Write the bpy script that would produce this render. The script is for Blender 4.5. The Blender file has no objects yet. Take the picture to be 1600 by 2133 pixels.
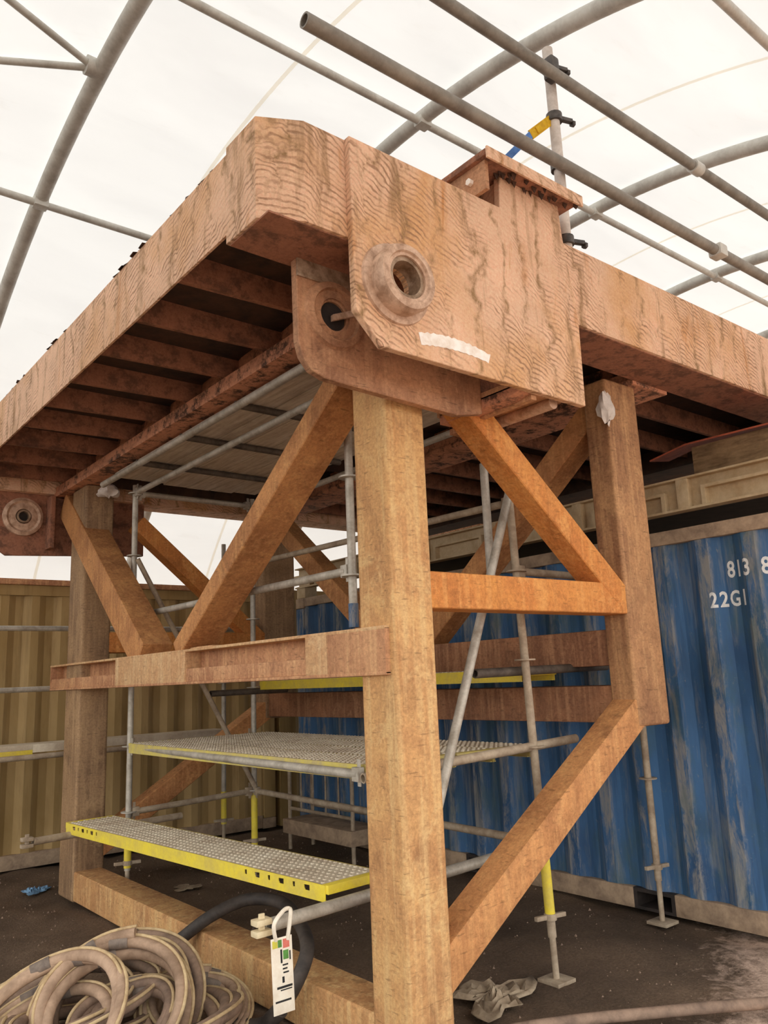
import bpy, bmesh, math, random
from mathutils import Vector, Matrix

# ------------------------------------------------------------------ camera
SC = bpy.context.scene
COL = SC.collection
F, YAW, PITCH, ROLL = 1677.13, 0.887252, 0.203663, -0.0417871      # pixels of the 1600 x 2133 frame, radians
CAM = Vector((0, 0, 1.68))
FW = Vector((math.cos(PITCH)*math.cos(YAW), math.cos(PITCH)*math.sin(YAW), math.sin(PITCH)))
_r = FW.cross(Vector((0, 0, 1))).normalized(); _u = _r.cross(FW)
RT = math.cos(ROLL)*_r + math.sin(ROLL)*_u
UP = -math.sin(ROLL)*_r + math.cos(ROLL)*_u
cd = bpy.data.cameras.new('camera'); co = bpy.data.objects.new('camera', cd); COL.objects.link(co)
cd.sensor_fit = 'VERTICAL'; cd.sensor_height = 36; cd.sensor_width = 27; cd.lens = F*36/2133
cd.clip_end = 300
co.matrix_world = Matrix(((RT.x, UP.x, -FW.x, CAM.x), (RT.y, UP.y, -FW.y, CAM.y), (RT.z, UP.z, -FW.z, CAM.z), (0, 0, 0, 1)))
SC.camera = co

# ------------------------------------------------------------------ light: a bright overcast sky outside the translucent tent
w = bpy.data.worlds.new('sky'); SC.world = w; w.use_nodes = True
bg = w.node_tree.nodes['Background']; bg.inputs[0].default_value = (1.0, 0.985, 0.96, 1); bg.inputs[1].default_value = 2.75
SC.view_settings.view_transform = 'Standard'; SC.view_settings.look = 'None'
SC.view_settings.exposure = 0.0; SC.view_settings.gamma = 1.0
SC.view_settings.use_curve_mapping = False
SC.cycles.max_bounces = 8; SC.cycles.diffuse_bounces = 6; SC.cycles.transmission_bounces = 6
SC.cycles.use_denoising = True
R = random.Random(7)

def ray(x, y): return FW + RT*((x-800)/F) - UP*((y-1066.5)/F)
def on(x, y, ax, val):
    """pixel of the photograph -> point on the plane ax = val"""
    d = ray(x, y); i = 'XYZ'.index(ax)
    return CAM + d*((val-CAM[i])/d[i])

# ------------------------------------------------------------------ materials
def lin(c): return tuple(((v/255)/12.92 if v/255 <= .04045 else ((v/255+.055)/1.055)**2.4) for v in c)
def dull(c, k=.10):
    g = .3*c[0]+.55*c[1]+.15*c[2]
    return tuple(v*(1-k)+g*k for v in c)
class NT:
    def __init__(s, name):
        s.m = bpy.data.materials.new(name); s.m.use_nodes = True; s.t = s.m.node_tree; s.N = s.t.nodes; s.L = s.t.links
        s.b = s.N['Principled BSDF']; s.out = s.N['Material Output']
        g = s.N.new('ShaderNodeNewGeometry'); s.pos = g.outputs['Position']
    def mp(s, scale=(1, 1, 1), loc=(0, 0, 0), rot=(0, 0, 0)):
        n = s.N.new('ShaderNodeMapping'); n.inputs['Scale'].default_value = scale; n.inputs['Location'].default_value = loc; n.inputs['Rotation'].default_value = rot
        s.L.new(s.pos, n.inputs['Vector']); return n.outputs[0]
    def noise(s, vec, scale=5, detail=4, rough=.6, dist=0):
        n = s.N.new('ShaderNodeTexNoise'); n.inputs['Scale'].default_value = scale; n.inputs['Detail'].default_value = detail
        n.inputs['Roughness'].default_value = rough; n.inputs['Distortion'].default_value = dist; s.L.new(vec, n.inputs['Vector']); return n.outputs['Fac']
    def ramp(s, fac, stops):
        n = s.N.new('ShaderNodeValToRGB'); e = n.color_ramp.elements
        while len(e) < len(stops): e.new(.5)
        for q, (p, c) in zip(e, stops):
            q.position = p; q.color = (c, c, c, 1) if isinstance(c, (int, float)) else tuple(c)+(1,)
        s.L.new(fac, n.inputs[0]); return n.outputs[0]
    def mix(s, fac, a, b, mode='MIX'):
        n = s.N.new('ShaderNodeMix'); n.data_type = 'RGBA'; n.blend_type = mode
        for sock, v in ((n.inputs[0], fac), (n.inputs[6], a), (n.inputs[7], b)):
            if isinstance(v, (int, float)): sock.default_value = v
            elif isinstance(v, tuple): sock.default_value = v+(1,)
            else: s.L.new(v, sock)
        return n.outputs[2]
    def math(s, op, a, b=None, c=None):
        n = s.N.new('ShaderNodeMath'); n.operation = op
        for i, v in enumerate((a, b, c)):
            if v is None: continue
            if isinstance(v, (int, float)): n.inputs[i].default_value = v
            else: s.L.new(v, n.inputs[i])
        return n.outputs[0]
    def sep(s, v):
        n = s.N.new('ShaderNodeSeparateXYZ'); s.L.new(v, n.inputs[0]); return n.outputs
    def bump(s, h, strength=.3, dist=.01):
        n = s.N.new('ShaderNodeBump'); n.inputs['Strength'].default_value = strength; n.inputs['Distance'].default_value = dist
        s.L.new(h, n.inputs['Height']); s.L.new(n.outputs[0], s.b.inputs['Normal'])
    def fin(s, col, rough=.7, metal=0, spec=.35):
        if isinstance(col, tuple): s.b.inputs['Base Color'].default_value = col+(1,)
        else: s.L.new(col, s.b.inputs['Base Color'])
        s.b.inputs['Roughness'].default_value = rough; s.b.inputs['Metallic'].default_value = metal
        s.b.inputs['Specular IOR Level'].default_value = spec
        return s.m

def m_rust(name, c1, c2, c3, streak=1.0, grain=1.0, rough=.75):
    """weathered steel: two broad tones, vertical run marks in c3, fine grain"""
    t = NT(name); c1, c2, c3 = dull(lin(c1)), dull(lin(c2)), dull(lin(c3))
    big = t.noise(t.mp(), 2.2, 5, .62, .6)
    col = t.mix(t.ramp(big, [(.38, 0.), (.60, 1.)]), c1, c2)
    sm = t.noise(t.mp((1.6, 1.6, .9), (3, 7, 1)), 3.2, 6, .7, .9)
    col = t.mix(t.math('MULTIPLY', t.ramp(sm, [(.54, 0.), (.70, 1.)]), .6), col, tuple(v*f for v, f in zip(c2, (.52, .50, .52))))
    lt = t.noise(t.mp((1, 1, .7), (9, 2, 5)), 6.5, 6, .75, .6)
    col = t.mix(t.math('MULTIPLY', t.ramp(lt, [(.54, 0.), (.66, 1.)]), .55), col, c3)
    st = t.noise(t.mp((26, 26, 1.3)), 1.0, 4, .6)
    col = t.mix(t.math('MULTIPLY', t.ramp(st, [(.48, 0.), (.72, 1.)]), .75*streak), col, c3)
    sp = t.noise(t.mp(), 55, 5, .75)
    col = t.mix(.55*grain, col, t.ramp(sp, [(.25, (.28, .24, .2)), (.5, (.62, .6, .58)), (.78, (1., .98, .95))]), 'OVERLAY')
    sc = t.noise(t.mp((9, 9, 60), rot=(.5, .4, .2)), 1.6, 3, .5)
    col = t.mix(t.math('MULTIPLY', t.ramp(sc, [(.62, 0.), (.7, 1.)]), .5), col, tuple(v*.45 for v in c2))
    t.bump(sp, .35, .006)
    return t.fin(col, rough)

def m_blast(name, base, dark, stain, ochre):
    """rust-pink steel with broken comb-like ripples left by blasting, olive-brown runs, ochre patches"""
    t = NT(name); base, dark, stain, ochre = lin(base), lin(dark), lin(stain), lin(ochre)
    p = t.sep(t.pos)
    warp = t.noise(t.mp(), 1.9, 4, .62)
    sxy = t.math('ADD', t.math('ADD', p[0], p[1]), t.math('MULTIPLY', warp, .55))
    cell = t.math('DIVIDE', sxy, .19)
    fr = t.math('FRACT', cell); cid = t.math('FLOOR', cell)
    ctr = t.math('SUBTRACT', fr, .3)
    arc = t.math('MULTIPLY', t.math('MULTIPLY', ctr, ctr), 15.0)
    wob = t.math('ADD', t.math('MULTIPLY', t.noise(t.mp(), 2.6, 3, .5), 16.0), t.math('MULTIPLY', t.noise(t.mp(), 13, 4, .65), 4.5))
    ph = t.math('ADD', t.math('ADD', t.math('MULTIPLY', p[2], 215.0), arc), t.math('ADD', t.math('MULTIPLY', sxy, 62.0), t.math('ADD', wob, t.math('MULTIPLY', cid, 2.6))))
    sn = t.math('MULTIPLY_ADD', t.math('SINE', ph), .5, .5)
    brk = t.noise(t.mp((1, 1, 1.4), (2, 5, 1)), 6, 5, .72)
    brk2 = t.noise(t.mp((1, 1, 1), (7, 2, 4)), 1.7, 4, .65)
    line = t.math('MULTIPLY', t.ramp(sn, [(.55, 0.), (.95, 1.)]), t.math('MULTIPLY', t.ramp(brk, [(.34, 0.), (.56, 1.)]), t.ramp(brk2, [(.40, .1), (.52, 1.)])))
    tone = t.noise(t.mp(), 2.6, 5, .65, .5)
    col = t.mix(t.ramp(tone, [(.36, 0.), (.64, 1.)]), base, tuple(v*f for v, f in zip(base, (.84, .86, .86))))
    och = t.noise(t.mp((1, 1, .8), (4, 0, 2)), 1.5, 5, .6, .6)
    col = t.mix(t.math('MULTIPLY', t.ramp(och, [(.47, 0.), (.66, 1.)]), .75), col, ochre)
    edge = t.ramp(t.math('ABSOLUTE', t.math('SUBTRACT', fr, .5)), [(.34, 0.), (.5, 1.)])
    emask = t.math('MULTIPLY', edge, t.ramp(t.noise(t.mp((1, 1, .5)), 5, 5, .75), [(.42, 0.), (.55, 1.)]))
    blot = t.ramp(t.noise(t.mp((1, 1, .7), (1, 1, 6)), 22, 4, .7), [(.40, .25), (.58, 1.)])
    col = t.mix(t.math('MULTIPLY', t.math('MULTIPLY', emask, blot), .95), col, stain)
    rr_ = t.noise(t.mp((4.5, 4.5, .9), (8, 3, 2)), 1.1, 4, .6, .6)
    col = t.mix(t.math('MULTIPLY', t.ramp(rr_, [(.60, 0.), (.70, 1.)]), .75), col, lin((186, 122, 58)))
    run = t.noise(t.mp((6, 6, .8), (3, 1, 0)), 1.3, 5, .65, .5)
    col = t.mix(t.math('MULTIPLY', t.ramp(run, [(.56, 0.), (.68, 1.)]), .6), col, stain)
    col = t.mix(t.math('MULTIPLY', line, .8), col, dark)
    sp = t.noise(t.mp(), 80, 5, .75)
    col = t.mix(.45, col, t.ramp(sp, [(.25, (.3, .28, .26)), (.5, (.55, .55, .55)), (.78, (.9, .9, .9))]), 'OVERLAY')
    t.bump(t.math('SUBTRACT', sp, t.math('MULTIPLY', line, 1.2)), .4, .006)
    return t.fin(col, .8, 0, .25)

def m_patch(name, a, b, c):
    """flaking steel: rust-pink skin broken by dark scale"""
    t = NT(name); a, b, c = dull(lin(a)), dull(lin(b)), dull(lin(c))
    n = t.noise(t.mp(), 9, 6, .75, .15)
    col = t.mix(t.ramp(n, [(.40, 0.), (.52, 1.)]), b, a)
    n2 = t.noise(t.mp((1, 1, 2)), 3, 5, .65, .2)
    col = t.mix(t.ramp(n2, [(.55, 0.), (.68, .8)]), col, c)
    sp = t.noise(t.mp(), 60, 4, .7)
    col = t.mix(.4, col, t.ramp(sp, [(.25, (.28, .26, .24)), (.5, (.58, .58, .58)), (.8, (.95, .95, .95))]), 'OVERLAY')
    t.bump(n, .5, .012)
    return t.fin(col, .85, 0, .2)

def m_simple(name, c1, c2, scale=14, rough=.6, metal=0, spec=.35, stretch=(1, 1, 1), bump=.15, lo=.38, hi=.66):
    t = NT(name); c1, c2 = lin(c1), lin(c2)
    n = t.noise(t.mp(stretch), scale, 5, .65, .3)
    col = t.mix(t.ramp(n, [(lo, 0.), (hi, 1.)]), c1, c2)
    sp = t.noise(t.mp(), scale*7, 3, .7)
    col = t.mix(.25, col, t.ramp(sp, [(.25, (.35,)*3), (.5, (.55,)*3), (.8, (.85,)*3)]), 'OVERLAY')
    t.bump(n, bump, .006)
    return t.fin(col, rough, metal, spec)

def m_container(name, c1, c2, scrape, amount, ridge=None):
    t = NT(name); c1, c2, scrape = lin(c1), lin(c2), lin(scrape)
    n = t.noise(t.mp((1, 1, .35)), 2.0, 5, .65, .4)
    col = t.mix(t.ramp(n, [(.36, 0.), (.64, 1.)]), c1, c2)
    st = t.noise(t.mp((7, 7, .7)), 1.3, 6, .72, .5)
    col = t.mix(t.ramp(st, [(.60-.1*amount, 0.), (.72, .85)]), col, scrape)
    d = t.noise(t.mp((1, 1, 1)), 11, 6, .75, .8)
    col = t.mix(t.ramp(d, [(.66, 0.), (.74, .8*amount)]), col, tuple(v*1.25 for v in scrape))
    sc = t.noise(t.mp((3, 3, 1.2), rot=(.25, .1, 0)), 9, 8, .82, .3)
    col = t.mix(t.ramp(sc, [(.60, 0.), (.66, .7*amount)]), col, scrape)
    if ridge is not None:
        px = t.sep(t.pos)[0]
        rm = t.ramp(t.math('MULTIPLY', t.math('SUBTRACT', px, ridge), 25.0), [(.05, 1.), (.35, 0.)])
        rn = t.noise(t.mp((5, 5, 1.1), (2, 2, 3)), 2.2, 7, .78, .5)
        col = t.mix(t.math('MULTIPLY', rm, t.ramp(rn, [(.46, 0.), (.58, .8)])), col, lin((150, 146, 138)))
        gn = t.noise(t.mp((1, 1, .4), (6, 1, 3)), 3.5, 5, .65)
        col = t.mix(t.ramp(gn, [(.52, 0.), (.66, .5)]), col, lin((66, 92, 92)))
    dk_ = t.noise(t.mp((9, 9, .5), (5, 5, 0)), 1.1, 5, .7)
    col = t.mix(t.ramp(dk_, [(.55, 0.), (.75, .6)]), col, tuple(v*.5 for v in c2))
    t.bump(d, .12, .006)
    return t.fin(col, .6, 0, .3)

MAT = {
 'blast': m_blast('blasted_steel', (236, 192, 162), (142, 108, 82), (138, 110, 72), (206, 156, 104)),
 'patch': m_patch('flaking_steel', (208, 142, 106), (92, 68, 56), (150, 102, 74)),
 'rib': m_patch('scaled_steel', (160, 108, 82), (120, 84, 66), (100, 72, 60)),
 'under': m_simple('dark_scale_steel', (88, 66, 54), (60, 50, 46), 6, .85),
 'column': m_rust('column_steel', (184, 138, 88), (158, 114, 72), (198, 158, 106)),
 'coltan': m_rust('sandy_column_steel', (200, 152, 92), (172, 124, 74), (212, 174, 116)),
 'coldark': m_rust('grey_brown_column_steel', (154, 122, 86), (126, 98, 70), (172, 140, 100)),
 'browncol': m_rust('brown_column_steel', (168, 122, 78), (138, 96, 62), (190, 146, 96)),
 'brownbeam': m_rust('brown_beam_steel', (154, 104, 68), (126, 84, 56), (176, 128, 88)),
 'orange': m_rust('bright_rust_steel', (208, 136, 52), (188, 116, 44), (222, 156, 78), .7),
 'brace': m_rust('brace_steel', (188, 130, 72), (160, 106, 58), (204, 150, 88), .8),
 'beam': m_rust('beam_steel', (186, 136, 94), (160, 110, 74), (208, 162, 112)),
 'plate': m_rust('weld_plate_steel', (200, 160, 112), (184, 140, 94), (214, 180, 134)),
 'ring': m_simple('bearing_steel', (214, 182, 158), (160, 128, 104), 16, .6, .15, .4),
 'wear': m_simple('bare_bearing_steel', (176, 152, 128), (120, 96, 74), 20, .45, .3, .4),
 'whitepaint': m_simple('white_paint', (252, 248, 242), (232, 220, 206), 18, .7),
 'tube': m_simple('galvanised_tube', (190, 184, 172), (150, 142, 128), 9, .5, .25, .45, (1, 1, 1)),
 'overtube': m_simple('weathered_tube', (150, 145, 136), (118, 112, 104), 6, .55, .15, .4),
 'tubedust': m_simple('dusty_tube', (176, 160, 138), (142, 124, 104), 9, .65, .1, .3),
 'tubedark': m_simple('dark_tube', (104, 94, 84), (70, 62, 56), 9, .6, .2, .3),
 'yellow': m_simple('yellow_paint', (228, 206, 62), (206, 184, 84), 8, .55, 0, .35),
 'yellowdust': m_simple('dusty_yellow_paint', (206, 190, 96), (180, 164, 120), 8, .65, 0, .3),
 'lug': m_rust('worn_lug_steel', (176, 128, 92), (140, 98, 70), (196, 152, 112), .6),
 'tread': m_simple('dusty_tread', (206, 194, 172), (176, 160, 138), 6, .7),
 'clamp': m_simple('clamp_steel', (96, 90, 86), (60, 58, 58), 20, .5, .4, .4),
 'blue': m_container('blue_container_paint', (66, 108, 152), (48, 80, 116), (138, 140, 136), .9, 5.212),
 'beige': m_container('beige_container_paint', (176, 148, 100), (156, 128, 80), (140, 112, 70), .5),
 'rail': m_simple('dusty_rail', (172, 148, 122), (128, 108, 90), 7, .75),
 'flat': m_simple('flat_rack_paint', (198, 178, 144), (178, 154, 118), 5, .65),
 'dark': m_simple('dark_steel', (58, 50, 46), (40, 36, 34), 8, .7),
 'timber': m_simple('old_timber', (150, 124, 92), (112, 90, 66), 5, .85, 0, .2, (6, 1, 6)),
 'board': m_simple('scaffold_board', (216, 204, 186), (180, 164, 144), 3, .85, 0, .2, (9, .8, 9)),
 'letter': m_simple('lettering_paint', (232, 232, 228), (206, 208, 206), 20, .6),
 'hose': m_simple('dusty_hose', (184, 156, 132), (138, 114, 94), 6, .8, 0, .2),
 'hose2': m_simple('muddy_hose', (150, 126, 108), (110, 92, 80), 8, .8, 0, .2),
 'cord': m_simple('pale_cord', (206, 182, 142), (170, 144, 108), 10, .8, 0, .2),
 'tape': m_simple('grey_tape', (132, 118, 106), (104, 92, 84), 16, .6),
 'rubber': m_simple('black_rubber', (78, 70, 64), (54, 49, 46), 10, .65),
 'tag': m_simple('tag_plastic', (240, 232, 214), (222, 210, 190), 10, .45),
 'cream': m_simple('cream_plastic', (222, 206, 170), (196, 176, 140), 14, .5),
 'ink': m_simple('black_ink', (40, 40, 40), (30, 30, 30), 20, .6),
 'green': m_simple('green_ink', (92, 150, 70), (80, 130, 60), 20, .6),
 'lime': m_simple('lime_ink', (214, 206, 84), (200, 190, 74), 20, .6),
 'red': m_simple('red_ink', (216, 120, 104), (200, 104, 90), 20, .6),
 'bluestrap': m_simple('blue_webbing', (96, 140, 206), (76, 118, 184), 30, .8),
 'yellowstrap': m_simple('yellow_webbing', (220, 178, 40), (196, 152, 30), 30, .8),
 'rag': m_simple('dirty_sheet', (170, 152, 128), (128, 110, 90), 9, .9),
 'whiterag': m_simple('pale_sheet', (222, 214, 206), (190, 180, 172), 9, .9),
 'bluerag': m_simple('blue_sheet', (126, 164, 196), (96, 130, 164), 9, .9),
 'redsheet': m_simple('red_sheet', (176, 92, 66), (140, 72, 52), 9, .9),
 'grit': m_simple('grit', (112, 92, 74), (62, 52, 44), 4, .95),
 'frame': m_simple('tent_frame_steel', (206, 204, 196), (176, 172, 164), 5, .5, .1, .4),
}
def m_ground():
    t = NT('packed_soil')
    n = t.noise(t.mp(), 1.1, 6, .65, .4); n2 = t.noise(t.mp(), 9, 6, .7); n3 = t.noise(t.mp(), 60, 4, .75)
    col = t.mix(t.ramp(n, [(.35, 0.), (.65, 1.)]), lin((84, 70, 58)), lin((114, 95, 78)))
    p = t.sep(t.pos)
    # pale blasting grit strewn over the open ground on the near side
    q = t.math('SUBTRACT', t.math('MULTIPLY', p[0], .55), t.math('MULTIPLY', p[1], 1.0))
    gm = t.math('ADD', t.math('MULTIPLY_ADD', q, 1.2, .72), t.math('MULTIPLY', t.math('SUBTRACT', n2, .5), 1.6))
    col = t.mix(t.math('MULTIPLY', t.ramp(gm, [(.35, 0.), (.75, 1.)]), .8), col, lin((206, 178, 158)))
    col = t.mix(.6, col, t.ramp(n3, [(.25, (.2,)*3), (.5, (.5,)*3), (.8, (.95,)*3)]), 'OVERLAY')
    t.bump(t.math('ADD', n2, n3), .6, .02)
    return t.fin(col, .95, 0, .15)
MAT['ground'] = m_ground()
def m_fabric():
    t = NT('translucent_tent_fabric')
    n = t.noise(t.mp((.5, 1.6, 1.6)), 1.1, 5, .6, .5)
    n2 = t.noise(t.mp((1, 4, 4)), 3, 4, .6, .8)
    c = t.mix(t.ramp(n, [(.35, 0.), (.7, 1.)]), (.335, .332, .322), (.30, .297, .29))
    c = t.mix(t.ramp(n2, [(.62, 0.), (.74, .35)]), c, (.275, .265, .25))
    tr = t.N.new('ShaderNodeBsdfTranslucent'); df = t.N.new('ShaderNodeBsdfDiffuse'); ad = t.N.new('ShaderNodeAddShader')
    t.L.new(c, tr.inputs[0]); df.inputs[0].default_value = (.36, .36, .35, 1)
    t.L.new(tr.outputs[0], ad.inputs[0]); t.L.new(df.outputs[0], ad.inputs[1]); t.L.new(ad.outputs[0], t.out.inputs[0])
    t.N.remove(t.b); return t.m
MAT['fabric'] = m_fabric()
def m_seam():
    t = NT('tan_fabric_seam'); tr = t.N.new('ShaderNodeBsdfTranslucent'); tr.inputs[0].default_value = (.88, .82, .72, 1)
    t.L.new(tr.outputs[0], t.out.inputs[0]); t.N.remove(t.b); return t.m
MAT['seam'] = m_seam()

# ------------------------------------------------------------------ mesh helpers
class MB:
    def __init__(s): s.v = []; s.f = []
    def add(s, vs, fs):
        o = len(s.v); s.v += [Vector(p) for p in vs]; s.f += [tuple(o+i for i in f) for f in fs]; return s
    def box(s, x0, x1, y0, y1, z0, z1):
        return s.add([(x0, y0, z0), (x1, y0, z0), (x1, y1, z0), (x0, y1, z0), (x0, y0, z1), (x1, y0, z1), (x1, y1, z1), (x0, y1, z1)],
                     [(3, 2, 1, 0), (4, 5, 6, 7), (0, 1, 5, 4), (1, 2, 6, 5), (2, 3, 7, 6), (3, 0, 4, 7)])
    def bar(s, p, q, side, up):
        """box from p to q, side/up = half extent vectors"""
        p, q, a, b = Vector(p), Vector(q), Vector(side), Vector(up)
        return s.add([p-a-b, p+a-b, p+a+b, p-a+b, q-a-b, q+a-b, q+a+b, q-a+b],
                     [(3, 2, 1, 0), (4, 5, 6, 7), (0, 1, 5, 4), (1, 2, 6, 5), (2, 3, 7, 6), (3, 0, 4, 7)])
    def prism(s, poly, axis, a, b):
        """2-D outline extruded along axis: X -> (y,z), Y -> (x,z), Z -> (x,y)"""
        def P(u, v, w): return {'X': (w, u, v), 'Y': (u, w, v), 'Z': (u, v, w)}[axis]
        n = len(poly)
        return s.add([P(u, v, a) for u, v in poly]+[P(u, v, b) for u, v in poly],
                     [tuple(range(n)), tuple(range(2*n-1, n-1, -1))]+[(i, i+n, (i+1) % n+n, (i+1) % n) for i in range(n)])
    def holed(s, outer, holes, axis, a, b):
        """outline with holes, extruded"""
        def P(u, v, w): return {'X': (w, u, v), 'Y': (u, w, v), 'Z': (u, v, w)}[axis]
        bm = bmesh.new(); loops = []
        for lp in [outer]+holes:
            vs = [bm.verts.new((u, v, 0)) for u, v in lp]; loops.append(vs)
            for i in range(len(vs)): bm.edges.new((vs[i], vs[(i+1) % len(vs)]))
        bmesh.ops.triangle_fill(bm, use_beauty=True, use_dissolve=False, edges=bm.edges[:])
        bm.verts.index_update(); vs = [(v.co.x, v.co.y) for v in bm.verts]; fs = [tuple(v.index for v in f.verts) for f in bm.faces]
        n = len(vs); walls = []
        for lp in loops:
            ids = [v.index for v in lp]
            walls += [(ids[i], ids[i]+n, ids[(i+1) % len(ids)]+n, ids[(i+1) % len(ids)]) for i in range(len(ids))]
        bm.free()
        return s.add([P(u, v, a) for u, v in vs]+[P(u, v, b) for u, v in vs], fs+[tuple(i+n for i in f[::-1]) for f in fs]+walls)
    def lathe(s, c, axis, prof, n=32):
        """profile (radius, height) closed loop turned round axis through c"""
        c = Vector(c); a = Vector(axis).normalized(); e = a.orthogonal().normalized(); g = a.cross(e)
        m = len(prof); vs = []
        for i in range(n):
            t = 2*math.pi*i/n; d = e*math.cos(t)+g*math.sin(t)
            vs += [c+d*r+a*h for r, h in prof]
        fs = [(i*m+j, i*m+(j+1) % m, ((i+1) % n)*m+(j+1) % m, ((i+1) % n)*m+j) for i in range(n) for j in range(m)]
        return s.add(vs, fs)
    def tube(s, p, q, r, n=16, wall=.25):
        p, q = Vector(p), Vector(q); h = (q-p).length; k = min(.08, h*.3); ri = r*(1-wall)
        return s.lathe(p, q-p, [(.0005, k), (ri, k), (ri, 0), (r, 0), (r, h), (ri, h), (ri, h-k), (.0005, h-k)], n)
    def rod(s, p, q, r, n=12):
        p, q = Vector(p), Vector(q); h = (q-p).length
        return s.lathe(p, q-p, [(.0002, 0), (r, 0), (r, h), (.0002, h)], n)
    def sweep(s, pts, r, n=10, closed=False):
        pts = [Vector(p) for p in pts]; m = len(pts); o = len(s.v); up = None
        for i, p in enumerate(pts):
            t = (pts[(i+1) % m]-pts[i-1]) if closed else (pts[min(i+1, m-1)]-pts[max(i-1, 0)])
            t.normalize()
            up = (t.orthogonal() if up is None else up-t*up.dot(t)).normalized(); g = t.cross(up)
            s.v += [p+(up*math.cos(2*math.pi*k/n)+g*math.sin(2*math.pi*k/n))*r for k in range(n)]
        for i in range(m if closed else m-1):
            a, b = o+i*n, o+((i+1) % m)*n
            s.f += [(a+k, a+(k+1) % n, b+(k+1) % n, b+k) for k in range(n)]
        if not closed: s.f += [tuple(o+n-1-k for k in range(n)), tuple(o+(m-1)*n+k for k in range(n))]
        return s
    def build(s, name, mat, parent=None, bev=0, seg=2, smooth=True, ang=35):
        me = bpy.data.meshes.new(name)
        if parent is not None:
            org = Vector((0, 0, 0)); q = parent
            while q is not None: org += q.location; q = q.parent
        else:
            org = Vector(((min(p.x for p in s.v)+max(p.x for p in s.v))/2, (min(p.y for p in s.v)+max(p.y for p in s.v))/2, min(p.z for p in s.v)))
        me.from_pydata([tuple(p-org) for p in s.v], [], s.f)
        bm = bmesh.new(); bm.from_mesh(me)
        bmesh.ops.recalc_face_normals(bm, faces=bm.faces[:])
        if bev:
            es = [e for e in bm.edges if len(e.link_faces) == 2 and e.calc_face_angle(0) > .5]
            bmesh.ops.bevel(bm, geom=es, offset=bev, segments=seg, profile=.6, affect='EDGES', clamp_overlap=True)
        bm.to_mesh(me); bm.free()
        me.materials.append(MAT[mat] if isinstance(mat, str) else mat)
        if smooth: me.shade_smooth(); me.set_sharp_from_angle(angle=math.radians(ang))
        o = bpy.data.objects.new(name, me); COL.objects.link(o)
        if parent is None: o.location = org
        else: o.parent = parent
        return o
def tag(o, label, cat, group=None):
    o['label'] = label; o['category'] = cat
    if group: o['group'] = group
    return o
def thing(name, label, cat, loc=(0, 0, 0), group=None):
    o = bpy.data.objects.new(name, None); COL.objects.link(o); o.location = loc; o.empty_display_size = .1
    return tag(o, label, cat, group)
def struct(o, label=None, cat=None):
    o['kind'] = 'structure'
    if label: o['label'] = label
    if cat: o['category'] = cat
    return o
def spline(pts, k=8, closed=False):
    pts = [Vector(p) for p in pts]; n = len(pts); out = []
    for i in range(n if closed else n-1):
        g = (lambda j: pts[j % n]) if closed else (lambda j: pts[max(0, min(n-1, j))])
        a, b, c, d = g(i-1), g(i), g(i+1), g(i+2)
        for j in range(k):
            t = j/k
            out.append(.5*((2*b)+(c-a)*t+(2*a-5*b+4*c-d)*t*t+(3*b-a-3*c+d)*t**3))
    if not closed: out.append(pts[-1])
    return out
def circ(u, v, r, n=28, a0=0): return [(u+r*math.cos(a0+2*math.pi*i/n), v+r*math.sin(a0+2*math.pi*i/n)) for i in range(n)]

# ------------------------------------------------------------------ ground
m = MB(); nx = 90; ny = 90; x0, x1, y0, y1 = -2, 9, -1, 11
def gz(x, y):
    return .018*math.sin(x*3.1+1)*math.sin(y*2.3)+.012*math.sin(x*7.7+y*5.1)+.007*math.sin(x*17-y*13)-.02
vs = [(x0+(x1-x0)*i/nx, y0+(y1-y0)*j/ny) for j in range(ny+1) for i in range(nx+1)]
m.add([(x, y, gz(x, y)*min(1, min(x-x0, x1-x, y-y0, y1-y)*2)) for x, y in vs],
      [(j*(nx+1)+i, j*(nx+1)+i+1, (j+1)*(nx+1)+i+1, (j+1)*(nx+1)+i) for j in range(ny) for i in range(nx)])
E_ = 60
m.add([(-E_, -E_, 0), (E_, -E_, 0), (E_, y0, 0), (-E_, y0, 0), (-E_, y1, 0), (E_, y1, 0), (E_, E_, 0), (-E_, E_, 0), (x0, y0, 0), (x0, y1, 0), (x1, y0, 0), (x1, y1, 0)],
      [(0, 1, 2, 3), (4, 5, 6, 7), (3, 8, 9, 4), (10, 2, 5, 11)])
floor = struct(m.build('floor', 'ground', smooth=True, ang=80), 'dark packed soil ground littered with blasting grit', 'ground')

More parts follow.
